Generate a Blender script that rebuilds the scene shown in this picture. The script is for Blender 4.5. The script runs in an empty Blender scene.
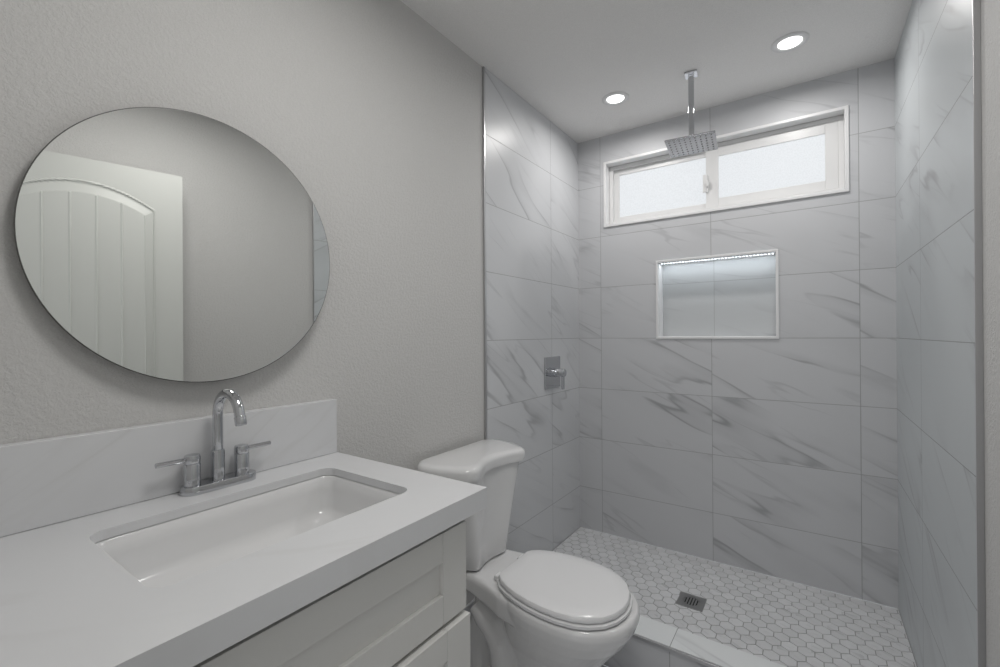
import bpy, bmesh, math, random
from mathutils import Vector, Matrix
random.seed(7)
PI = math.pi
SC = bpy.context.scene
COL = SC.collection

# ------------------------------------------------------------------ camera
W, D, CEIL = 1.490, 2.570, 2.388        # left tile face x=0, right tile face x=W, back tile face y=D, shower floor z=0
FLOOR = -0.04                            # bathroom floor
yaw, pitch, roll, fpx = -0.6049, 0.0019, -0.0064, 446.6
cam_d = bpy.data.cameras.new('camera'); cam = bpy.data.objects.new('camera', cam_d); COL.objects.link(cam)
fw = Vector((math.sin(yaw)*math.cos(pitch), math.cos(yaw)*math.cos(pitch), math.sin(pitch)))
rt = Vector((math.cos(yaw), -math.sin(yaw), 0)); up = rt.cross(fw)
rt, up = rt*math.cos(roll) + up*math.sin(roll), -rt*math.sin(roll) + up*math.cos(roll)
m = Matrix((rt, up, -fw)).transposed().to_4x4(); m.translation = Vector((1.177, 0.0, 1.200))
cam.matrix_world = m
cam_d.sensor_width = 36.0; cam_d.lens = fpx*36.0/1000.0; cam_d.clip_start = 0.02
SC.camera = cam

# ------------------------------------------------------------------ world, exposure, lights
SC.view_settings.view_transform = 'Standard'; SC.view_settings.look = 'None'
SC.view_settings.gamma = 1.0; SC.view_settings.use_curve_mapping = False
SC.view_settings.exposure = 0.0
wd = bpy.data.worlds.new('world'); SC.world = wd; wd.use_nodes = True
wd.node_tree.nodes['Background'].inputs[0].default_value = (0.93, 0.96, 1.0, 1)
wd.node_tree.nodes['Background'].inputs[1].default_value = 0.5

def area(name, loc, rot, size, power, col, size_y=None, shape='DISK', spread=PI):
    l = bpy.data.lights.new(name, 'AREA'); l.shape = shape; l.size = size
    if size_y: l.size_y = size_y
    l.energy = power; l.color = col; l.spread = spread
    o = bpy.data.objects.new(name, l); COL.objects.link(o); o.location = loc; o.rotation_euler = rot
    return o
CAN_SPOTS = [(0.381, 2.190), (1.121, 2.180)]
CAN_POWER = 3.3
for cx, cy in CAN_SPOTS:
    area('downlight_glow', (cx, cy, CEIL-0.010), (0, 0, 0), 0.080, CAN_POWER, (1.0, 0.98, 0.955), spread=math.radians(172))
# the bathroom's own ceiling lamp, outside the frame above the vanity side
area('ceiling_lamp_glow', (0.84, 0.66, CEIL-0.055), (0, 0, 0), 0.44, 7.1, (1.0, 0.985, 0.955))
# daylight through the doorway the camera stands in
area('doorway_daylight', (1.08, -0.9, 1.25), (math.radians(90), 0, 0), 1.0, 5.0, (1.0, 0.985, 0.97), size_y=1.9, shape='RECTANGLE')
WINDOW_E, LED_E, CAN_E = 0.78, 9.0, 3.0

# ------------------------------------------------------------------ material helpers
def mat(name):
    m = bpy.data.materials.new(name); m.use_nodes = True
    return m, m.node_tree, m.node_tree.nodes['Principled BSDF']
def simple(name, col, rough=0.5, metal=0.0, coat=0.0, spec=0.5):
    m, nt, b = mat(name)
    b.inputs['Base Color'].default_value = (*col, 1); b.inputs['Roughness'].default_value = rough
    b.inputs['Metallic'].default_value = metal; b.inputs['Coat Weight'].default_value = coat
    b.inputs['Coat Roughness'].default_value = 0.05; b.inputs['Specular IOR Level'].default_value = spec
    return m
def N(nt, typ, **kw):
    n = nt.nodes.new(typ)
    for k, v in kw.items():
        if k.startswith('i_'): n.inputs[int(k[2:])].default_value = v
        else: setattr(n, k, v)
    return n
def M(nt, op, a, b=None, c=None):
    n = nt.nodes.new('ShaderNodeMath'); n.operation = op
    for i, x in enumerate((a, b, c)):
        if x is None: continue
        if isinstance(x, (int, float)): n.inputs[i].default_value = x
        else: nt.links.new(x, n.inputs[i])
    return n.outputs[0]
def sstep(nt, x, lo, hi, a=0.0, b=1.0):
    n = nt.nodes.new('ShaderNodeMapRange'); n.interpolation_type = 'SMOOTHSTEP'
    nt.links.new(x, n.inputs['Value'])
    for k, v in (('From Min', lo), ('From Max', hi), ('To Min', a), ('To Max', b)): n.inputs[k].default_value = v
    return n.outputs['Result']
def mixc(nt, f, a, b):
    n = nt.nodes.new('ShaderNodeMix'); n.data_type = 'RGBA'
    if isinstance(f, float): n.inputs[0].default_value = f
    else: nt.links.new(f, n.inputs[0])
    for s, x in ((6, a), (7, b)):
        if isinstance(x, tuple): n.inputs[s].default_value = (*x, 1)
        else: nt.links.new(x, n.inputs[s])
    return n.outputs[2]
def textured_paint(name, col, scale, strength, rough=0.75, spotty=0.0):
    m, nt, b = mat(name)
    tc = N(nt, 'ShaderNodeTexCoord')
    n1 = N(nt, 'ShaderNodeTexNoise'); n1.inputs['Scale'].default_value = scale; n1.inputs['Detail'].default_value = 5
    n1.inputs['Distortion'].default_value = 0.6
    n2 = N(nt, 'ShaderNodeTexNoise'); n2.inputs['Scale'].default_value = scale*3.2; n2.inputs['Detail'].default_value = 3
    for n in (n1, n2): nt.links.new(tc.outputs['Object'], n.inputs['Vector'])
    h = M(nt, 'ADD', sstep(nt, n1.outputs[0], 0.42, 0.62), M(nt, 'MULTIPLY', n2.outputs[0], 0.6))
    bp = N(nt, 'ShaderNodeBump'); bp.inputs['Strength'].default_value = strength; bp.inputs['Distance'].default_value = 0.003
    nt.links.new(h, bp.inputs['Height']); nt.links.new(bp.outputs[0], b.inputs['Normal'])
    dk = tuple(c*(1-0.06-spotty) for c in col)
    c = mixc(nt, sstep(nt, n2.outputs[0], 0.35, 0.65), dk, col)
    nt.links.new(c, b.inputs['Base Color']); b.inputs['Roughness'].default_value = rough
    return m
def marble(name, axis, u0, v0, tw, th, flip=1, angle=-27, grout=True, base=(0.585, 0.592, 0.61), vein=(0.33, 0.335, 0.35),
           rough=0.36, scale=1.0, vein_amt=1.0, vaxis='Z', axis_seed=0.0):
    """polished marble-look tile in a straight grid; every tile carries its own piece of veining"""
    m, nt, b = mat(name)
    tc = N(nt, 'ShaderNodeTexCoord'); sp = N(nt, 'ShaderNodeSeparateXYZ'); nt.links.new(tc.outputs['Object'], sp.inputs[0])
    U = M(nt, 'MULTIPLY', M(nt, 'SUBTRACT', sp.outputs[axis], u0), float(flip)); V = M(nt, 'SUBTRACT', sp.outputs[vaxis], v0)
    uu = M(nt, 'DIVIDE', U, tw); vv = M(nt, 'DIVIDE', V, th)
    iu = M(nt, 'FLOOR', uu); iv = M(nt, 'FLOOR', vv)
    cb = N(nt, 'ShaderNodeCombineXYZ'); nt.links.new(iu, cb.inputs[0]); nt.links.new(iv, cb.inputs[1]); cb.inputs[2].default_value = axis_seed
    wn = N(nt, 'ShaderNodeTexWhiteNoise'); nt.links.new(cb.outputs[0], wn.inputs['Vector'])
    a = math.radians(angle)
    # gentle bend of the vein direction
    s = M(nt, 'ADD', M(nt, 'MULTIPLY', U, math.cos(a)), M(nt, 'MULTIPLY', V, math.sin(a)))
    t = M(nt, 'ADD', M(nt, 'MULTIPLY', U, -math.sin(a)), M(nt, 'MULTIPLY', V, math.cos(a)))
    off = M(nt, 'MULTIPLY', wn.outputs['Value'], 37.0)
    def nz(ss, ts, extra, detail=3, dist=0.0, rgh=0.5):
        c = N(nt, 'ShaderNodeCombineXYZ')
        nt.links.new(M(nt, 'MULTIPLY', s, ss*scale), c.inputs[0]); nt.links.new(M(nt, 'MULTIPLY', t, ts*scale), c.inputs[1])
        nt.links.new(M(nt, 'ADD', off, extra), c.inputs[2])
        n = N(nt, 'ShaderNodeTexNoise'); n.inputs['Scale'].default_value = 1.0; n.inputs['Detail'].default_value = detail
        n.inputs['Roughness'].default_value = rgh; n.inputs['Distortion'].default_value = dist
        nt.links.new(c.outputs[0], n.inputs['Vector']); return n.outputs[0]
    n1 = nz(0.85, 5.6, 0.0, 3, 0.08, 0.38); n2 = nz(1.1, 10.0, 9.0, 3, 0.10, 0.42); mk = nz(2.2, 3.4, 21.0, 2); mk2 = nz(2.6, 5.0, 31.0, 2)
    cl = nz(0.9, 3.4, 55.0, 2)
    c1 = M(nt, 'SUBTRACT', n1, 0.5)
    r1 = sstep(nt, M(nt, 'ABSOLUTE', c1), 0.0, 0.020, 1.0, 0.0)
    w1 = M(nt, 'MULTIPLY', sstep(nt, c1, 0.0, 0.09, 1.0, 0.0), sstep(nt, c1, -0.012, 0.0, 0.0, 1.0))   # the soft shade that fades away on one side of a vein
    r2 = sstep(nt, M(nt, 'ABSOLUTE', M(nt, 'SUBTRACT', n2, 0.5)), 0.0, 0.022, 1.0, 0.0)
    m1 = sstep(nt, mk, 0.44, 0.70); m2 = sstep(nt, mk2, 0.48, 0.72)
    f = M(nt, 'ADD', M(nt, 'MULTIPLY', r1, M(nt, 'MULTIPLY', m1, 0.62)), M(nt, 'MULTIPLY', r2, M(nt, 'MULTIPLY', m2, 0.36)))
    f = M(nt, 'ADD', f, M(nt, 'MULTIPLY', w1, M(nt, 'MULTIPLY', sstep(nt, mk, 0.36, 0.66), 0.26)))
    f = M(nt, 'ADD', f, sstep(nt, cl, 0.5, 0.75, 0.0, 0.14))
    f = M(nt, 'MINIMUM', M(nt, 'MULTIPLY', f, vein_amt), 1.0)
    c = mixc(nt, f, base, vein)
    if grout:
        def edge(x, size):
            fr = M(nt, 'FRACT', x); return M(nt, 'MULTIPLY', M(nt, 'MINIMUM', fr, M(nt, 'SUBTRACT', 1.0, fr)), size)
        e = M(nt, 'MINIMUM', edge(uu, tw), edge(vv, th))
        g = sstep(nt, e, 0.0009, 0.0015, 1.0, 0.0)
        c = mixc(nt, g, c, (0.34, 0.345, 0.35))
        bp = N(nt, 'ShaderNodeBump'); bp.inputs['Strength'].default_value = 0.5; bp.inputs['Distance'].default_value = 0.001; bp.invert = True
        nt.links.new(g, bp.inputs['Height']); nt.links.new(bp.outputs[0], b.inputs['Normal'])
        nt.links.new(M(nt, 'ADD', M(nt, 'MULTIPLY', g, 0.5), rough), b.inputs['Roughness'])
    else: b.inputs['Roughness'].default_value = rough
    nt.links.new(c, b.inputs['Base Color'])
    return m
TW, TH, V0 = 0.611, 0.3064, 1.173
MT = {}
MT['paint'] = textured_paint('warm_white_paint', (0.61, 0.604, 0.595), 110, 0.30)
MT['ceil'] = textured_paint('ceiling_texture', (0.88, 0.87, 0.86), 150, 0.4, 0.85, 0.03)
MT['tile_b'] = marble('marble_tile_back', 'X', 0.1446, V0, TW, TH, 1, -24, axis_seed=1, rough=0.45)
MT['tile_l'] = marble('marble_tile_left', 'Y', 2.2085, V0, TW, TH, 1, -30, axis_seed=3, base=(0.62, 0.628, 0.645), vein_amt=0.85)  # base lifted: this wall's brighter reflections are painted into the colour
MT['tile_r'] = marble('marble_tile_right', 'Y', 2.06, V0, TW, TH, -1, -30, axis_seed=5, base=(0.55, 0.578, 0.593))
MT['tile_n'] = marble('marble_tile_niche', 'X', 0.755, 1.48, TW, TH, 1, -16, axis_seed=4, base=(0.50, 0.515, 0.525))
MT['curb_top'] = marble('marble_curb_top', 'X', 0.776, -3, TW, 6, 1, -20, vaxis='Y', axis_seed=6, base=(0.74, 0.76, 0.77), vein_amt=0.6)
MT['curb_front'] = marble('marble_curb_front', 'X', 0.776, -3, TW, 6, 1, -24, axis_seed=8)
MT['floor'] = marble('marble_floor_tile', 'X', 0.35, 0.70, 0.611, 0.3064, 1, -24, vaxis='Y', axis_seed=9)
MT['skirt'] = marble('marble_skirting', 'Y', 1.05, -3, TW, 6, 1, -30, axis_seed=11)
MT['hex'] = marble('marble_hexagon', 'X', 0, 0, 0.0535, 0.0463, 1, -30, grout=False, vaxis='Y', base=(0.66, 0.665, 0.68), vein=(0.40, 0.405, 0.415), rough=0.35, scale=2.5, vein_amt=0.7)
MT['quartz'] = marble('white_quartz', 'Y', -5, -5, 20, 20, 1, 35, grout=False, base=(0.685, 0.690, 0.705), vein=(0.48, 0.47, 0.455), rough=0.25, vein_amt=0.13, scale=1.4, vaxis='X')
MT['quartz_v'] = marble('white_quartz_upright', 'Y', -5, -5, 20, 20, 1, 35, grout=False, base=(0.685, 0.690, 0.705), vein=(0.45, 0.44, 0.42), rough=0.25, vein_amt=0.2, scale=1.4)
nt = MT['hex'].node_tree; b = nt.nodes['Principled BSDF']; lk = b.inputs['Base Color'].links[0].from_socket
gi = N(nt, 'ShaderNodeNewGeometry'); hv = N(nt, 'ShaderNodeHueSaturation'); nt.links.new(lk, hv.inputs['Color'])
nt.links.new(sstep(nt, gi.outputs['Random Per Island'], 0.0, 1.0, 0.94, 1.04), hv.inputs['Value']); nt.links.new(hv.outputs[0], b.inputs['Base Color'])
MT['grout'] = simple('hexagon_grout', (0.33, 0.33, 0.33), 0.9)
MT['white'] = simple('white_vinyl', (0.74, 0.74, 0.74), 0.35)
MT['trimw'] = simple('white_edge_trim', (0.78, 0.78, 0.785), 0.35)
MT['porc'] = simple('white_porcelain', (0.74, 0.74, 0.745), 0.12, coat=0.5)
MT['seat'] = simple('white_seat_plastic', (0.80, 0.80, 0.81), 0.18)
MT['cab'] = simple('white_cabinet_paint', (0.68, 0.675, 0.655), 0.45)
MT['door'] = simple('white_door_paint', (0.62, 0.63, 0.605), 0.45)
MT['chrome'] = simple('chrome', (0.58, 0.59, 0.61), 0.07, 1.0)
MT['steel'] = simple('satin_steel_face', (0.36, 0.37, 0.39), 0.22, 1.0)
MT['brushed'] = simple('brushed_nickel', (0.42, 0.42, 0.42), 0.32, 1.0)
MT['alu'] = simple('aluminium_edge', (0.55, 0.55, 0.56), 0.3, 1.0)
MT['mirror'] = simple('mirror_silver', (0.83, 0.84, 0.83), 0.0, 1.0)
MT['dark'] = simple('dark_gap', (0.02, 0.02, 0.02), 0.6)
MT['mrim'] = simple('mirror_dark_rim', (0.12, 0.12, 0.115), 0.4)
MT['caulk'] = simple('silicone', (0.7, 0.7, 0.7), 0.5)
def emit(name, col, s):
    m, nt, b = mat(name); b.inputs['Base Color'].default_value = (0.8, 0.8, 0.8, 1)
    b.inputs['Emission Color'].default_value = (*col, 1); b.inputs['Emission Strength'].default_value = s
    return m
MT['lens'] = emit('lit_lens', (1.0, 0.99, 0.97), CAN_E)
MT['diode'] = emit('lit_diode', (0.86, 0.95, 1.0), LED_E)
def pane_mat():
    m = emit('frosted_daylit_glass', (0.93, 0.965, 1.0), WINDOW_E); nt = m.node_tree; b = nt.nodes['Principled BSDF']
    b.inputs['Base Color'].default_value = (0.08, 0.08, 0.08, 1); b.inputs['Roughness'].default_value = 0.65
    tc = N(nt, 'ShaderNodeTexCoord'); n = N(nt, 'ShaderNodeTexNoise'); n.inputs['Scale'].default_value = 160
    nt.links.new(tc.outputs['Object'], n.inputs['Vector'])
    nt.links.new(M(nt, 'MULTIPLY', sstep(nt, n.outputs[0], 0.3, 0.7, 0.95, 1.03), WINDOW_E), b.inputs['Emission Strength'])
    return m
MT['pane'] = pane_mat()

# ------------------------------------------------------------------ mesh helpers
def finish(name, bm, m, parent=None, smooth=None, bevel=None, loc=None, seg=2):
    bmesh.ops.recalc_face_normals(bm, faces=bm.faces)
    me = bpy.data.meshes.new(name); bm.to_mesh(me); bm.free()
    o = bpy.data.objects.new(name, me); COL.objects.link(o)
    if m: me.materials.append(m)
    if parent: o.parent = parent; o.matrix_parent_inverse = Matrix.Translation(-parent.location) if parent.type == 'EMPTY' and parent.rotation_euler.z == 0 else Matrix()
    if smooth:
        for p in me.polygons: p.use_smooth = True
        if smooth is not True:
            me.set_sharp_from_angle(angle=math.radians(smooth))
    if bevel:
        b = o.modifiers.new('bevel', 'BEVEL'); b.width = bevel; b.segments = seg; b.limit_method = 'ANGLE'; b.angle_limit = math.radians(40); b.harden_normals = True
        for p in me.polygons: p.use_smooth = True
        if not smooth: me.set_sharp_from_angle(angle=math.radians(40))
    return o
def box(bm, x0, x1, y0, y1, z0, z1):
    v = [bm.verts.new((x, y, z)) for x in (x0, x1) for y in (y0, y1) for z in (z0, z1)]
    for f in ((0, 1, 3, 2), (4, 6, 7, 5), (0, 4, 5, 1), (2, 3, 7, 6), (0, 2, 6, 4), (1, 5, 7, 3)): bm.faces.new([v[i] for i in f])
    return bm
def bx(*a): return box(bmesh.new(), *a)
def loft(rings, cap=True, bm=None, closed=True):
    bm = bm or bmesh.new()
    R = [[bm.verts.new(p) for p in r] for r in rings]
    n = len(R[0])
    for a, b in zip(R, R[1:]):
        for i in range(n if closed else n-1):
            j = (i+1) % n; bm.faces.new((a[i], a[j], b[j], b[i]))
    if cap: bm.faces.new(R[0]); bm.faces.new(list(reversed(R[-1])))
    return bm
def lathe(profile, origin, axis='Z', n=32, bm=None):
    ax = Vector({'X': (1, 0, 0), 'Y': (0, 1, 0), 'Z': (0, 0, 1)}[axis]) if isinstance(axis, str) else Vector(axis).normalized()
    q = Vector((0, 0, 1)).rotation_difference(ax); o = Vector(origin)
    return loft([[o + q @ Vector((r*math.cos(2*PI*i/n), r*math.sin(2*PI*i/n), h)) for i in range(n)] for r, h in profile], True, bm)
def tube(path, r, n=16, bm=None):
    path = [Vector(p) for p in path]; rr = r if isinstance(r, (list, tuple)) else [r]*len(path)
    t0 = (path[1]-path[0]).normalized(); ref = Vector((0, 0, 1)) if abs(t0.z) < 0.9 else Vector((0, 1, 0))
    nrm = t0.cross(ref).normalized(); rings = []
    for i, p in enumerate(path):
        t = (path[min(i+1, len(path)-1)] - path[max(i-1, 0)]).normalized()
        nrm = (nrm - t*nrm.dot(t)).normalized(); bn = t.cross(nrm)
        rings.append([p + (nrm*math.cos(2*PI*k/n) + bn*math.sin(2*PI*k/n))*rr[i] for k in range(n)])
    return loft(rings, True, bm)
def rrect(x0, x1, y0, y1, r, seg=8):
    pts = []
    for cx, cy, a0 in ((x1-r, y1-r, 0), (x0+r, y1-r, 90), (x0+r, y0+r, 180), (x1-r, y0+r, 270)):
        for k in range(seg+1):
            a = math.radians(a0 + 90*k/seg); pts.append((cx + r*math.cos(a), cy + r*math.sin(a)))
    return pts
def prism(outline, z0, z1, hole=None, bm=None):
    bm = bm or bmesh.new()
    if not hole: return loft([[(x, y, z0) for x, y in outline], [(x, y, z1) for x, y in outline]], True, bm)
    es = []
    loops = []
    for lp in (outline, hole):
        vs = [bm.verts.new((x, y, z1)) for x, y in lp]; loops.append(vs)
        es += [bm.edges.new((vs[i], vs[(i+1) % len(vs)])) for i in range(len(vs))]
    top = bmesh.ops.triangle_fill(bm, use_beauty=True, edges=es)
    faces = [g for g in top['geom'] if isinstance(g, bmesh.types.BMFace)]
    ret = bmesh.ops.extrude_face_region(bm, geom=faces)
    bmesh.ops.translate(bm, verts=[g for g in ret['geom'] if isinstance(g, bmesh.types.BMVert)], vec=(0, 0, z0-z1))
    return bm
def holed_wall(axis, c0, c1, us, vs, holes):
    """slab between c0 and c1 along the thin axis, cut into cells, cells in holes left open"""
    bm = bmesh.new()
    for i in range(len(us)-1):
        for j in range(len(vs)-1):
            if (i, j) in holes: continue
            if axis == 'Y': box(bm, us[i], us[i+1], c0, c1, vs[j], vs[j+1])
            else: box(bm, c0, c1, us[i], us[i+1], vs[j], vs[j+1])
    bmesh.ops.remove_doubles(bm, verts=bm.verts, dist=1e-5)
    seen = {}
    for f in list(bm.faces):
        k = tuple(sorted(v.index for v in f.verts)) if False else tuple(sorted((round(v.co.x, 5), round(v.co.y, 5), round(v.co.z, 5)) for v in f.verts))
        seen.setdefault(k, []).append(f)
    kill = [f for fs in seen.values() if len(fs) > 1 for f in fs]
    if kill: bmesh.ops.delete(bm, geom=kill, context='FACES_ONLY')
    return bm
def root(name, label, cat, loc=(0, 0, 0), group=None):
    o = bpy.data.objects.new(name, None); COL.objects.link(o); o.location = loc; o.empty_display_size = 0.05
    return tag(o, label, cat, group)
def tag(o, label, cat, group=None):
    o['label'] = label; o['category'] = cat
    if group: o['group'] = group
    return o
def structure(o, label=None):
    o['kind'] = 'structure'
    if label: o['label'] = label
    return o

# ------------------------------------------------------------------ room shell
PX0, PX1 = -0.008, W + 0.011             # painted wall faces
YT_L, YT_R = 1.596, 1.452                # where the tiling starts on the left and right wall
YF = 0.040                               # inner face of the doorway wall
fl = structure(finish('floor', bx(PX0, PX1, -0.9, 1.592, FLOOR-0.06, FLOOR), MT['floor']), 'grey marble look tiled bathroom floor below the toilet')
sub = finish('shower_pan', bx(0.0, W, 1.712, D, FLOOR-0.06, -0.0025), MT['grout'], fl)
def hex_floor():
    bm = bmesh.new(); p = 0.0535; rh = p/math.sqrt(3); rin = rh*0.945
    y0, x0 = 1.940, 0.680
    for j in range(-6, 16):
        cy = y0 + j*p*math.sqrt(3)/2
        for i in range(-15, 18):
            cx = x0 + (i + (0.5 if j % 2 else 0))*p
            poly = [(cx + rin*math.sin(PI/3*k), cy + rin*math.cos(PI/3*k)) for k in range(6)]
            # trim to the pan and leave the drain square open
            cl = poly
            for ax, lim, sgn in ((0, 0.002, 1), (0, W-0.002, -1), (1, 1.713, 1), (1, D-0.002, -1)):
                out = []
                for k in range(len(cl)):
                    a, b = cl[k], cl[(k+1) % len(cl)]; da, db = (a[ax]-lim)*sgn, (b[ax]-lim)*sgn
                    if da >= 0: out.append(a)
                    if da*db < 0:
                        t = da/(da-db); out.append((a[0]+(b[0]-a[0])*t, a[1]+(b[1]-a[1])*t))
                cl = out
                if len(cl) < 3: break
            if len(cl) < 3: continue
            # where the drain is: shrink polygons out of its square
            if abs(cx-0.738) < 0.026 and abs(cy-2.125) < 0.026: continue
            ccx = sum(q[0] for q in cl)/len(cl); ccy = sum(q[1] for q in cl)/len(cl)
            sm = [(ccx+(x-ccx)*0.95, ccy+(y-ccy)*0.95) for x, y in cl]
            loft([[(x, y, -0.0024) for x, y in cl], [(x, y, -0.0006) for x, y in cl], [(x, y, 0.0) for x, y in sm]], True, bm)
    return bm
hx = finish('hexagon_tiling', hex_floor(), MT['hex'], fl)
ce = structure(finish('ceiling', bx(PX0-0.12, PX1+0.12, -0.9, D+0.14, CEIL, CEIL+0.08), MT['ceil']), 'off white textured ceiling with round downlights')
wl = structure(finish('wall_left', bx(PX0-0.12, PX0, -0.9, D+0.14, FLOOR-0.06, CEIL), MT['paint']), 'warm white textured wall behind mirror and vanity')
tl = finish('tile_cladding', bx(PX0, 0.0, YT_L, D, 0.0, CEIL-0.001), MT['tile_l'], wl); tl['label'] = 'marble tiled shower part of the left wall'
wr = structure(finish('wall_right', bx(PX1, PX1+0.12, -0.9, D+0.14, FLOOR-0.06, CEIL), MT['paint']), 'painted right wall next to the tiled shower side')
tr = finish('tile_cladding', bx(W, PX1, YT_R, D, -0.04, CEIL-0.001), MT['tile_r'], wr); tr['label'] = 'marble tiled shower part of the right wall'
wf = holed_wall('Y', YF-0.12, YF, [PX0, 0.70, 1.455, PX1], [FLOOR, 2.005, CEIL], {(1, 0)})
wf = structure(finish('wall_front', wf, MT['paint']), 'painted wall with the doorway')
NX0, NX1, NZ0, NZ1 = 0.482, 1.047, 1.180, 1.597   # clear niche opening
WX0, WX1, WZ0, WZ1 = 0.180, 1.320, 1.850, 2.216   # clear window opening
us = [PX0, WX0, NX0, NX1, WX1, PX1]; vs = [0.0, NZ0, NZ1, WZ0, WZ1, CEIL]
wb = holed_wall('Y', D, D+0.10, us, vs, {(2, 1), (1, 3), (2, 3), (3, 3)})
wb = structure(finish('wall_back', wb, MT['tile_b']), 'marble tiled back wall of the shower with window and niche')
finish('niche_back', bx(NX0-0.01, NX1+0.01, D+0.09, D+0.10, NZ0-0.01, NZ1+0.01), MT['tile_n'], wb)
# dark-ish joints where walls meet
g = structure(finish('trim_1', bx(PX0, 0.0022, YT_L-0.010, YT_L, 0.0, CEIL-0.001), MT['alu'], bevel=0.0015), 'aluminium edge strip of the left wall tiling')
g = structure(finish('trim_2', bx(W-0.002, PX1, YT_R-0.004, YT_R, FLOOR, CEIL-0.001), MT['alu'], bevel=0.001), 'aluminium edge strip of the right wall tiling')
def frame_bm(x0, x1, z0, z1, w, y0, y1, bm=None):
    """rectangular ring of width w inside the outline"""
    bm = bm or bmesh.new()
    o = [(x0, z0), (x1, z0), (x1, z1), (x0, z1)]; i = [(x0+w, z0+w), (x1-w, z0+w), (x1-w, z1-w), (x0+w, z1-w)]
    R = [[(x, y, z) for x, z in l] for l, y in ((o, y0), (i, y0), (i, y1), (o, y1))]
    V = [[bm.verts.new(p) for p in r] for r in R]
    for a in range(4):
        for k in range(4):
            bm.faces.new((V[a][k], V[a][(k+1) % 4], V[(a+1) % 4][(k+1) % 4], V[(a+1) % 4][k]))
    return bm
nf = finish('niche_frame', frame_bm(NX0-0.011, NX1+0.011, NZ0-0.011, NZ1+0.011, 0.012, D-0.006, D+0.012), MT['trimw'], wb, bevel=0.002)
finish('niche_lining', frame_bm(NX0-0.0005, NX1+0.0005, NZ0-0.0005, NZ1+0.0005, 0.003, D+0.0125, D+0.0898), MT['trimw'], wb)
# window: casing, reveal, frame, sliding sash
wn = structure(root('window_1', 'x', 'x')); del wn['category']; wn['label'] = 'wide white frosted sliding window high on the shower wall'
finish('window_casing', frame_bm(WX0-0.013, WX1+0.013, WZ0-0.013, WZ1+0.013, 0.016, D-0.009, D+0.052), MT['trimw'], wn, bevel=0.003)
finish('window_frame', frame_bm(WX0+0.002, WX1-0.002, WZ0+0.002, WZ1-0.002, 0.022, D+0.053, D+0.098), MT['white'], wn, bevel=0.002)
XM0, XM1 = 0.724, 0.790
fs = bmesh.new(); frame_bm(WX0+0.024, XM1-0.03, WZ0+0.024, WZ1-0.024, 0.033, D+0.074, D+0.094, fs)
fsash = finish('fixed_sash', fs, MT['white'], wn, bevel=0.002)
SX0, SX1, SZ0, SZ1 = XM0, WX1-0.024, WZ0+0.024, WZ1-0.024
finish('pane', bx(WX0+0.052, XM1-0.060, D+0.082, D+0.086, WZ0+0.052, WZ1-0.052), MT['pane'], fsash)
ss = bmesh.new()
box(ss, SX0, SX0+0.062, D+0.054, D+0.073, SZ0, SZ1); box(ss, SX1-0.050, SX1, D+0.054, D+0.073, SZ0, SZ1)
box(ss, SX0+0.062, SX1-0.050, D+0.054, D+0.073, SZ0, SZ0+0.046); box(ss, SX0+0.062, SX1-0.050, D+0.054, D+0.073, SZ1-0.048, SZ1)
ssash = finish('sliding_sash', ss, MT['white'], wn, bevel=0.0015)
finish('pane', bx(SX0+0.060, SX1-0.048, D+0.062, D+0.066, SZ0+0.044, SZ1-0.046), MT['pane'], ssash)
lt = bmesh.new(); box(lt, SX0-0.014, SX0+0.010, D+0.044, D+0.056, 1.960, 2.055); box(lt, SX0+0.002, SX0+0.016, D+0.036, D+0.044, 1.985, 2.02)
finish('latch', lt, MT['white'], ssash, bevel=0.002)

# shower curb
cb = root('shower_curb', 'low marble tiled shower curb between toilet and hexagon floor', 'curb', (W/2, 1.65, FLOOR))
finish('curb_front', bx(0.0, W, 1.594, 1.602, FLOOR, 0.108), MT['curb_front'], cb)
finish('curb_core', bx(0.0, W, 1.602, 1.711, FLOOR, 0.109), MT['curb_front'], cb)
finish('curb_top', bx(0.0, W, 1.598, 1.713, 0.109, 0.120), MT['curb_top'], cb, bevel=0.0015)
finish('metal_edge', bx(0.0, W, 1.588, 1.5975, 0.1075, 0.1195), MT['alu'], cb, bevel=0.001)
# skirting on the left wall between vanity and curb
sk = structure(finish('baseboard_left', bx(PX0, PX0+0.010, 0.83, 1.586, FLOOR, 0.070), MT['skirt'], bevel=0.0015), 'low marble look baseboard behind the toilet')
sk = structure(finish('baseboard_right', bx(PX1-0.010, PX1, 0.30, 1.445, FLOOR, 0.070), MT['skirt'], bevel=0.0015), 'low marble look baseboard on the right wall')

# ------------------------------------------------------------------ door (seen in the mirror)
def door_face(wd_, h, n, k):
    """front skin of an arched plank door, local x 0..wd, z 0..h, relief towards -y"""
    st = 0.105
    def depth(x, z):
        xc = wd_/2; a = (wd_-2*st)/2
        def rect(z0, z1, arch):
            dx = a - abs(x-xc)
            top = z1 + (arch*(1-((x-xc)/a)**2) if abs(x-xc) < a else 0)
            return min(dx, z-z0, (top-z)*(0.62 if arch else 0.97))
        d = max(rect(0.98, h-0.180, 0.085), rect(0.22, 0.84, 0.0))
        if d < 0: return 0.0
        if d < 0.007: return -0.007*math.sin(PI*d/0.007)*1.0
        if d < 0.012: return -0.001
        if d < 0.034: return -0.001 - 0.008*((d-0.012)/0.022)
        base = -0.009
        pw = (2*a-0.068)/5; q = ((x-xc+a-0.034)/pw) % 1.0; q = min(q, 1-q)*pw
        if q < 0.0045: base -= 0.006*(1-q/0.0045)
        return base
    return depth
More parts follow.
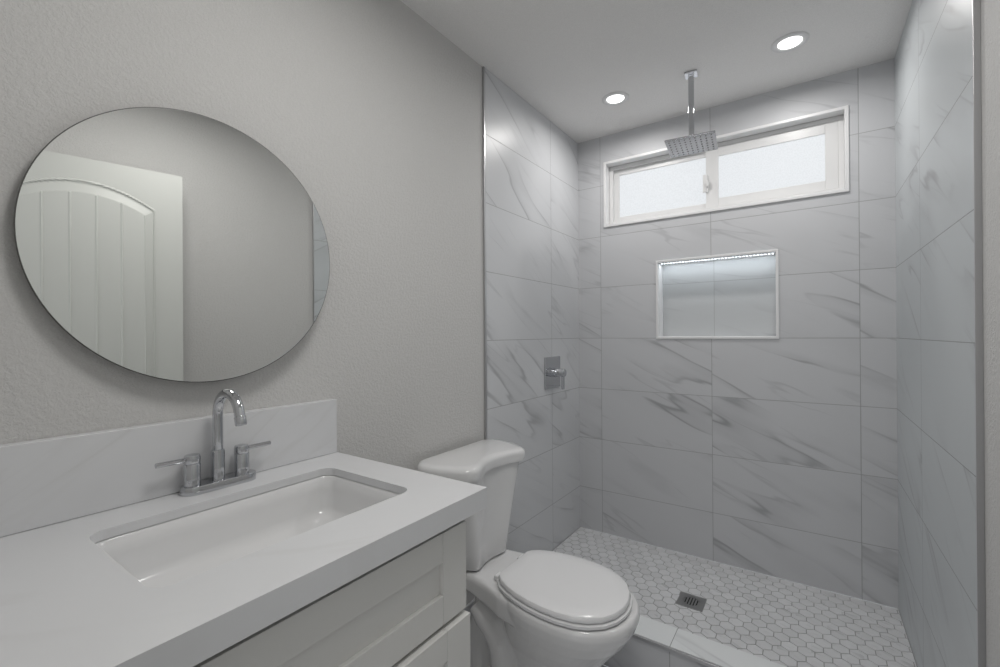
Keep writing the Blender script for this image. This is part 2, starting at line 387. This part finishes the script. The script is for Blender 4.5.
def build_door():
    h, w, t = 1.990, 0.692, 0.035
    r = structure(root('door_1', 'x', 'x', (1.462, 0.062, FLOOR+0.012))); del r['category']; r['label'] = 'white arched plank door standing open, seen in the mirror'
    ang = math.atan2(0.690, -0.085); r.rotation_euler = (0, 0, ang)
    dep = door_face(w, h, 0, 0)
    bm = bmesh.new(); nx, nz = 260, 380
    V = [[bm.verts.new((w*i/nx, -dep(w*i/nx, h*j/nz)*-1*-1, h*j/nz)) for j in range(nz+1)] for i in range(nx+1)]
    for i in range(nx):
        for j in range(nz): bm.faces.new((V[i][j], V[i+1][j], V[i+1][j+1], V[i][j+1]))
    # sides and back (the back at y = -t)
    B = {c: bm.verts.new((c[0], -t, c[1])) for c in ((0, 0), (w, 0), (w, h), (0, h))}
    bm.faces.new([B[(0, 0)], B[(0, h)], B[(w, h)], B[(w, 0)]])
    bm.faces.new([V[i][0] for i in range(nx, -1, -1)] + [B[(0, 0)], B[(w, 0)]])
    bm.faces.new([V[i][nz] for i in range(nx+1)] + [B[(w, h)], B[(0, h)]])
    bm.faces.new([V[0][j] for j in range(nz, -1, -1)] + [B[(0, 0)], B[(0, h)]])
    bm.faces.new([V[nx][j] for j in range(nz+1)] + [B[(w, h)], B[(w, 0)]])
    finish('door_leaf', bm, MT['door'], None).parent = r
    for z in (0.2, 1.0, 1.8):
        hb = bx(-0.008, 0.004, -t, -t-0.012, z, z+0.09); o = finish('hinge', hb, MT['brushed'], None); o.parent = r
build_door()
jm = bmesh.new(); box(jm, 0.700, 0.718, YF-0.12, YF, FLOOR, 2.005); box(jm, 1.455-0.0, 1.473, YF-0.12, YF, FLOOR, 2.005) if False else None
box(jm, 0.718, 1.455, YF-0.12, YF, 1.990, 2.005)
structure(finish('trim_3', jm, MT['door']), 'white door jamb of the doorway')

# ------------------------------------------------------------------ mirror
def mirror():
    R, c, e = 0.3085, Vector((0.030, 0.470, 1.402)), math.radians(-3.1)
    r = root('round_mirror', 'large round frameless wall mirror above the vanity reflecting a white door', 'mirror', (0.0, 0.474, 1.402))
    ax = (math.cos(e), math.sin(e), 0)
    back = lathe([(R-0.0015, -0.004), (R, -0.0035), (R, -0.0005), (R-0.001, 0.0)], c, ax, 160)
    finish('rim', back, MT['mrim'], r, smooth=40)
    gl = lathe([(R-0.0020, -0.0002), (R-0.0020, 0.0012)], c, ax, 160)
    finish('mirror_glass', gl, MT['mirror'], r)
    finish('mounting_plate', lathe([(0.12, 0.0), (0.12, 0.030)], (PX0, 0.474, 1.402), 'X', 32), MT['mrim'], r)
mirror()

# ------------------------------------------------------------------ vanity
CT0, CS, CT1 = 0.807, 0.834, 0.852
def shaker(bm_list, x, y0, y1, z0, z1, stile, rail, parent, name, label=None, thick=0.020):
    bm = bmesh.new()
    box(bm, x-thick, x, y0, y0+stile-0.0004, z0, z1); box(bm, x-thick, x, y1-stile+0.0004, y1, z0, z1)
    box(bm, x-thick, x-0.0003, y0+stile, y1-stile, z0, z0+rail); box(bm, x-thick, x-0.0003, y0+stile, y1-stile, z1-rail, z1)
    o = finish(name, bm, MT['cab'], parent, bevel=0.0012)
    finish('panel', bx(x-thick+0.001, x-0.010, y0+stile, y1-stile, z0+rail, z1-rail), MT['cab'], o)
    return o
def vanity():
    r = root('vanity_cabinet', 'white shaker vanity cabinet under the quartz countertop', 'cabinet', (0.27, 0.42, FLOOR))
    y0, y1 = 0.058, 0.776
    b = bmesh.new()
    box(b, 0.0, 0.524, y0, y0+0.018, FLOOR, CT0); box(b, 0.0, 0.524, y1-0.018, y1, FLOOR, CT0)
    box(b, 0.0, 0.012, y0+0.018, y1-0.018, 0.06, CT0); box(b, 0.012, 0.523, y0+0.018, y1-0.018, 0.06, 0.078)
    box(b, 0.500, 0.5235, y0+0.018, y1-0.018, 0.72, 0.762); box(b, 0.505, 0.5235, y0+0.018, y1-0.018, 0.570, 0.610)
    box(b, 0.45, 0.462, y0+0.018, y1-0.018, FLOOR, 0.06)
    finish('body', b, MT['cab'], r)
    shaker(None, 0.545, y0+0.002, y1, 0.592, 0.7845, 0.076, 0.062, r, 'drawer_front')
    ym = (y0+y1)/2
    shaker(None, 0.555, ym+0.0015, y1+0.001, 0.075, 0.583, 0.076, 0.062, r, 'door')
    shaker(None, 0.545, y0+0.002, ym-0.0015, 0.075, 0.583, 0.076, 0.062, r, 'door')
    # sink top
    c = root('countertop', 'white quartz countertop with cut-out for the sink', 'countertop', (0.285, 0.43, CT0))
    hole = rrect(0.128, 0.441, 0.230, 0.715, 0.030)
    sb = prism([(0.0, 0.045), (0.572, 0.045), (0.572, 0.819), (0.0, 0.819)], CS, CT1, hole)
    box(sb, 0.548, 0.5720, 0.045, 0.819, CT0, CS); box(sb, 0.0, 0.548, 0.797, 0.819, CT0, CS)
    finish('slab', sb, MT['quartz'], c)
    finish('backsplash', bx(-0.007, 0.020, 0.045, 0.817, CT1+0.0005, 1.010), MT['quartz_v'], c, bevel=0.0015)
    # basin
    s = root('undermount_sink', 'white rectangular undermount sink set in the countertop', 'sink', (0.285, 0.47, 0.66))
    rings = []
    for ins, z, rad in ((-0.022, 0.8335, 0.045), (-0.004, 0.8335, 0.034), (0.001, 0.830, 0.034), (0.004, 0.80, 0.034), (0.010, 0.756, 0.034), (0.016, 0.744, 0.036), (0.030, 0.736, 0.038), (0.065, 0.716, 0.05), (0.105, 0.697, 0.04), (0.128, 0.692, 0.02)):
        rings.append([(x, y, z) for x, y in rrect(0.128+ins, 0.441-ins, 0.230+ins, 0.715-ins, min(rad, 0.155-ins), 8)])
    bm = loft(rings, False); bm.faces.new([v for v in list(bm.verts)[-36:]])
    o = finish('basin', bm, MT['porc'], s, smooth=60)
    sd = o.modifiers.new('solid', 'SOLIDIFY'); sd.thickness = 0.009; sd.offset = -1
    finish('sink_drain', lathe([(0.022, 0), (0.022, 0.0025), (0.018, 0.004), (0.012, 0.002)], (0.285, 0.469, 0.6915), 'Z', 28), MT['chrome'], s, smooth=40)
vanity()

# ------------------------------------------------------------------ faucet
def faucet():
    X0, Y0 = 0.050, 0.483
    f = root('bathroom_faucet', 'chrome two-handle gooseneck faucet on the countertop behind the sink', 'faucet', (X0, Y0, CT1))
    st = []
    for s, a0 in ((1, 0), (-1, 180)):
        for k in range(17):
            a = math.radians(a0 + 180*k/16); st.append((X0 + 0.0255*math.cos(a), Y0 + s*0.0535 + 0.0255*math.sin(a)))
    def sc(k): return [(X0+(x-X0)*k, Y0+(y-Y0)*(1-(1-k)*0.35)) for x, y in st]
    finish('base', loft([[(x, y, z) for x, y in sc(k)] for k, z in ((1, CT1+0.0002), (1, CT1+0.0165), (0.97, CT1+0.0180), (0.95, CT1+0.0182))]), MT['chrome'], f, smooth=35)
    Y0 -= 0.0045
    finish('collar', lathe([(0.0150, 0.868), (0.0145, 0.872), (0.0140, 0.934), (0.0130, 0.938)], (X0, Y0, 0), 'Z', 32), MT['chrome'], f, smooth=40)
    path = [(X0, Y0, 0.936), (X0, Y0, 0.98), (X0, Y0, 1.010)]; R = 0.052
    for k in range(1, 25):
        a = math.radians(180 - 162*k/24); path.append((X0+R+R*math.cos(a), Y0, 1.019+R*math.sin(a)))
    t = Vector((math.sin(math.radians(18)), 0, -math.cos(math.radians(18)))); p = Vector(path[-1])
    path += [p + t*0.006, p + t*0.012]
    sp = finish('spout', tube(path, 0.0108, 24), MT['chrome'], f, smooth=50)
    finish('aerator', lathe([(0.0112, 0), (0.0118, 0.001), (0.0118, 0.017), (0.0105, 0.019), (0.009, 0.016)], p + t*0.0115, tuple(t), 24), MT['chrome'], sp, smooth=40)
    for s in (-1, 1):
        yh = Y0 + s*0.0525
        h = finish('handle', lathe([(0.0162, 0.868), (0.0162, 0.917), (0.0152, 0.9185)], (X0, yh, 0), 'Z', 32), MT['chrome'], f, smooth=40)
        finish('cap', lathe([(0.0152, 0.9190), (0.0162, 0.9205), (0.0162, 0.932), (0.0145, 0.937), (0.009, 0.9385)], (X0, yh, 0), 'Z', 32), MT['chrome'], h, smooth=40)
        finish('lever', tube([(X0, yh+s*0.013, 0.9275), (X0+0.001, yh+s*0.035, 0.9285), (X0+0.002, yh+s*0.068, 0.9290)], [0.0056, 0.0052, 0.0054], 14), MT['chrome'], h, smooth=50)
faucet()

# ------------------------------------------------------------------ toilet
YC = 1.352
def toilet():
    t = root('toilet', 'white two-piece toilet with closed lid between vanity and shower', 'toilet', (0.40, YC, FLOOR))
    yc = lambda x: YC + 0.008 - 0.055*(x-0.25)
    def ring(xb, xf, b, z, n=48, p=2.2, egg=0.0):
        xc, a = (xb+xf)/2, (xf-xb)/2; out = []
        for k in range(n):
            th = 2*PI*k/n; c, s = math.cos(th), math.sin(th)
            x = a*math.copysign(abs(c)**(2/p), c); y = b*math.copysign(abs(s)**(2/p), s)*(1-egg*c)
            out.append((xc+x, yc(xc+x)+y, z))
        return out
    bm = loft([ring(*q) for q in (
        (0.15, 0.610, 0.120, FLOOR+0.0005), (0.155, 0.606, 0.118, FLOOR+0.022), (0.19, 0.596, 0.090, 0.01), (0.22, 0.604, 0.084, 0.09),
        (0.25, 0.630, 0.108, 0.150), (0.27, 0.672, 0.140, 0.205), (0.28, 0.712, 0.168, 0.255), (0.275, 0.738, 0.184, 0.295),
        (0.27, 0.748, 0.189, 0.322), (0.27, 0.747, 0.187, 0.338), (0.275, 0.741, 0.181, 0.347))])
    # deck that carries the tank and runs into the rim
    def dk(x, b, z0, z1, r=0.02):
        pts = rrect(-b, b, z0, z1, r, 4); return [(x, yc(x)+q, z) for q, z in pts]
    loft([dk(x, b, z0, z1) for x, b, z0, z1 in ((0.030, 0.112, 0.285, 0.342), (0.10, 0.118, 0.280, 0.345), (0.18, 0.124, 0.275, 0.346), (0.26, 0.138, 0.268, 0.347),
          (0.33, 0.158, 0.262, 0.347), (0.40, 0.165, 0.262, 0.345))], True, bm)
    # trapway
    pth = [(0.19, 0.235), (0.225, 0.205), (0.262, 0.182), (0.290, 0.150), (0.304, 0.105), (0.308, 0.050), (0.300, 0.0), (0.290, FLOOR+0.002)]
    for sd in (-1, 1):
        tube([(x, yc(x)+sd*0.066, z) for x, z in pth], [0.052, 0.060, 0.062, 0.062, 0.060, 0.058, 0.060, 0.066], 24, bm)
    tube([(0.44, yc(.44), 0.10), (0.36, yc(.36), 0.17), (0.28, yc(.28), 0.21), (0.20, yc(.2), 0.19), (0.175, yc(.175), 0.10), (0.19, yc(.19), FLOOR+0.002)], [0.06, 0.075, 0.08, 0.08, 0.08, 0.085], 24, bm)
    box(bm, 0.16, 0.40, yc(.3)-0.055, yc(.3)+0.055, FLOOR+0.002, 0.29)
    bowl = finish('bowl', bm, MT['porc'], t)
    rm = bowl.modifiers.new('remesh', 'REMESH'); rm.mode = 'VOXEL'; rm.voxel_size = 0.004; rm.use_smooth_shade = True
    sm = bowl.modifiers.new('smooth', 'SMOOTH'); sm.factor = 0.5; sm.iterations = 4
    for s in (-1, 1):
        finish('bolt_cap', lathe([(0.014, 0), (0.013, 0.010), (0.008, 0.015), (0.003, 0.0165)], (0.33, yc(.33)+s*0.135, FLOOR), 'Z', 20), MT['seat'], t, smooth=True)
    # foot flange that the caps sit on is part of the pedestal; tank
    HALF = [(0.020, 0.215), (0.040, 0.238), (0.075, 0.248), (0.115, 0.243), (0.168, 0.224), (0.215, 0.198), (0.238, 0.178), (0.246, 0.152), (0.240, 0.124), (0.228, 0.094), (0.216, 0.062), (0.209, 0.030), (0.207, 0.0)]
    def cat(P, n=4):
        out = []
        for i in range(len(P)-1):
            p0, p1, p2, p3 = P[max(i-1, 0)], P[i], P[i+1], P[min(i+2, len(P)-1)]
            for k in range(n):
                u = k/n; out.append(tuple(0.5*(2*p1[j] + (p2[j]-p0[j])*u + (2*p0[j]-5*p1[j]+4*p2[j]-p3[j])*u*u + (3*p1[j]-p0[j]-3*p2[j]+p3[j])*u**3) for j in (0, 1)))
        return out + [P[-1]]
    H = cat(HALF)
    def tank_ring(z, hw, xf, dip, r):
        pts = [(0.022 + (x-0.020)*(xf-0.022)/0.226 , y*hw/0.248) for x, y in H]
        pts = [((x if abs(y) > 0.15*hw/0.248 else x + (xf-x)*(1-dip)), y) for x, y in pts]
        full = [(x, -y) for x, y in pts] + [(x, y) for x, y in reversed(pts[:-1])]
        return [(x, YC+0.006+y, z) for x, y in full]
    tk = loft([tank_ring(z, hw, xf, dp, 0) for z, hw, xf, dp in ((0.350, 0.124, 0.190, 0.3), (0.356, 0.136, 0.198, 0.4), (0.42, 0.152, 0.203, 0.6), (0.55, 0.184, 0.214, 0.8), (0.66, 0.212, 0.224, 1.0), (0.699, 0.217, 0.226, 1.0))])
    finish('tank', tk, MT['porc'], t, smooth=55)
    ld = loft([tank_ring(z, hw, xf, dp, 0) for z, hw, xf, dp in ((0.698, 0.232, 0.236, 1), (0.700, 0.240, 0.242, 1), (0.728, 0.243, 0.246, 1), (0.738, 0.239, 0.242, 1), (0.744, 0.229, 0.233, 1), (0.7465, 0.205, 0.210, 1))])
    finish('tank_lid', ld, MT['porc'], t, smooth=50)
    # seat and lid outline
    def outline(grow=0.0, n=64):
        half = [(0.297, 0.0), (0.297, 0.085), (0.303, 0.105), (0.330, 0.128), (0.365, 0.145), (0.41, 0.159), (0.46, 0.168), (0.51, 0.1715), (0.56, 0.1685), (0.61, 0.157), (0.65, 0.137), (0.685, 0.106), (0.708, 0.066), (0.718, 0.025), (0.7195, 0.0)]
        pts = half + [(x, -y) for x, y in reversed(half[1:-1])]
        cx = 0.51; out = []
        for x, y in pts:
            d = Vector((x-cx, y)); L = d.length; d *= (L+grow)/L; out.append((cx+d.x, yc(cx+d.x)-0.006+d.y))
        return out
    def slab(name, zs, m, par):
        o = finish(name, loft([[(x, y, z) for x, y in outline(g)] for g, z in zs]), m, par, smooth=35)
        return o
    seat = slab('seat', ((-0.004, 0.3505), (0.004, 0.3508), (0.006, 0.353), (0.006, 0.361), (0.004, 0.3622)), MT['seat'], t)
    lid = slab('lid', ((-0.004, 0.3668), (0.0, 0.3672), (0.001, 0.371), (0.0, 0.377), (-0.003, 0.382), (-0.010, 0.3850), (-0.05, 0.3862), (-0.12, 0.3868)), MT['seat'], t)
    for s in (-1, 1):
        hb = bx(0.272, 0.306, yc(.28)-0.006+s*0.075-0.018, yc(.28)-0.006+s*0.075+0.018, 0.347, 0.3655)
        finish('hinge', hb, MT['seat'], t, bevel=0.005)
toilet()

# ------------------------------------------------------------------ shower fittings
def shower_head():
    AX, AY, HB = 0.742, 2.180, 2.055
    r = root('ceiling_shower_head', 'square chrome rain shower head hanging from the ceiling', 'shower head', (AX, AY, CEIL))
    finish('ceiling_flange', bx(AX-0.027, AX+0.027, AY-0.027, AY+0.027, CEIL-0.010, CEIL-0.0002), MT['chrome'], r, bevel=0.002)
    arm = finish('arm', bx(AX-0.0115, AX+0.0115, AY-0.0115, AY+0.0115, 2.100, CEIL-0.010), MT['chrome'], r, bevel=0.002)
    finish('swivel_joint', lathe([(0.016, 2.068), (0.016, 2.082), (0.012, 2.086), (0.012, 2.101)], (AX, AY, 0), 'Z', 24), MT['chrome'], r, smooth=40)
    h = finish('head', bx(AX-0.103, AX+0.103, AY-0.103, AY+0.103, HB, HB+0.010), MT['steel'], r, bevel=0.003)
    finish('neck', lathe([(0.03, 2.065), (0.026, 2.069)], (AX, AY, 0), 'Z', 24), MT['chrome'], r, smooth=40)
    nz = None
    for i in range(9):
        for j in range(7):
            x, y = AX + (i-4)*0.0215, AY + (j-3)*0.0285
            if nz is None:
                nz = finish('nozzle', lathe([(0.0034, -0.0001), (0.0030, -0.0008), (0.002, -0.0010)], (0, 0, 0), 'Z', 10), MT['dark'], None, smooth=40); o = nz
            else:
                o = nz.copy(); COL.objects.link(o)
            o.parent = h; o.matrix_parent_inverse = Matrix(); o.location = (x, y, HB)
    for ch in h.children: pass
    h.matrix_parent_inverse = Matrix.Translation(-r.location)
    r.rotation_euler = (0, 0, math.radians(6))
shower_head()
def valve():
    yc, zc = 2.207, 0.987
    r = root('shower_valve', 'square chrome shower valve with lever on the left tiled wall', 'shower valve', (0, yc, zc))
    finish('plate', bx(0.0, 0.009, yc-0.088, yc+0.088, zc-0.087, zc+0.087), MT['chrome'], r, bevel=0.003)
    finish('stem', lathe([(0.026, 0.009), (0.026, 0.030), (0.023, 0.033), (0.023, 0.048), (0.022, 0.050), (0.022, 0.078), (0.019, 0.081)], (0, yc, zc), 'X', 32), MT['chrome'], r, smooth=35)
    finish('lever', bx(0.062, 0.075, yc-0.010, yc+0.010, zc-0.090, zc-0.008), MT['chrome'], r, bevel=0.003)
valve()
def drain():
    cx, cy = 0.738, 2.125
    r = root('floor_drain', 'square brushed metal shower drain with slotted round grate', 'drain', (cx, cy, 0))
    hole = [(cx+0.036*math.cos(2*PI*k/40), cy+0.036*math.sin(2*PI*k/40)) for k in range(40)]
    finish('drain_plate', prism([(cx-.055, cy-.055), (cx+.055, cy-.055), (cx+.055, cy+.055), (cx-.055, cy+.055)], 0.0002, 0.0022, hole), MT['brushed'], r)
    finish('drain_hole_shade', lathe([(0.0359, 0.0002), (0.0359, 0.0006)], (cx, cy, 0), 'Z', 40), MT['dark'], r)  # flat black disc: the shade inside the drain hole, put into colour
    g = bmesh.new()
    for k in range(-3, 3):
        x = cx + (k+0.5)*0.0118; hh = math.sqrt(max(0, 0.036**2-(x-cx)**2))
        box(g, x-0.0030, x+0.0030, cy-hh, cy+hh, 0.0008, 0.0020)
    rr = [[(cx+r_*math.cos(2*PI*k/40), cy+r_*math.sin(2*PI*k/40), z) for k in range(40)] for r_, z in ((0.036, 0.0008), (0.036, 0.0020), (0.032, 0.0020), (0.032, 0.0008))]
    loft(rr, False, g)
    finish('grate', g, MT['brushed'], r)
drain()
def downlight(cx, cy, label):
    r = root('recessed_downlight', label, 'ceiling light', (cx, cy, CEIL), 'round recessed downlights in the shower ceiling')
    rr = [(0.066, 0.0), (0.066, -0.003), (0.062, -0.006), (0.048, -0.007), (0.044, -0.003), (0.042, -0.0005)]
    n = 48; rings = [[(cx+a*math.cos(2*PI*k/n), cy+a*math.sin(2*PI*k/n), CEIL+z) for k in range(n)] for a, z in rr]
    finish('trim_ring', loft(rings, False), MT['white'], r, smooth=50)
    finish('lens', lathe([(0.0415, -0.0030), (0.0415, -0.0008)], (cx, cy, CEIL), 'Z', 48), MT['lens'], r)
downlight(*CAN_SPOTS[0], 'lit round downlight left of the shower head near the corner')
downlight(*CAN_SPOTS[1], 'lit round downlight right of the shower head near right wall')
# the lamp outside the frame, over the vanity side of the room
def flush():
    x, y = 0.84, 0.66
    r = root('flush_ceiling_lamp', 'round white flush ceiling lamp over the vanity, outside the frame', 'ceiling light', (x, y, CEIL))
    finish('base', lathe([(0.235, 0.0), (0.235, -0.02), (0.228, -0.025)], (x, y, CEIL), 'Z', 40), MT['white'], r, smooth=40)
    finish('diffuser', lathe([(0.225, -0.0255), (0.222, -0.040), (0.18, -0.048), (0.08, -0.050)], (x, y, CEIL), 'Z', 40), MT['lens'], r, smooth=40)
flush()
def led():
    r = root('led_strip', 'glowing cool white LED strip along the top of the niche', 'light strip', (0.765, D+0.06, NZ1-0.0026))
    y0, z = D+0.030, NZ1-0.0026
    finish('tape', bx(NX0+0.004, NX1-0.004, y0-0.004, y0+0.004, z-0.0012, z-0.0001), MT['white'], r)
    d0 = None; n = 34
    for k in range(n):
        x = NX0+0.014 + (NX1-NX0-0.028)*k/(n-1)
        if d0 is None:
            d0 = finish('diode', bx(-0.0028, 0.0028, -0.0025, 0.0025, -0.0014, 0), MT['diode'], None); o = d0
        else: o = d0.copy(); COL.objects.link(o)
        o.parent = r; o.location = Vector((x, y0, z-0.0012)) - r.location
led()
area('led_strip_glow', ((NX0+NX1)/2, D+0.030, NZ1-0.0065), (math.radians(14), 0, 0), NX1-NX0-0.02, 0.36, (0.88, 0.95, 1.0), size_y=0.006, shape='RECTANGLE')
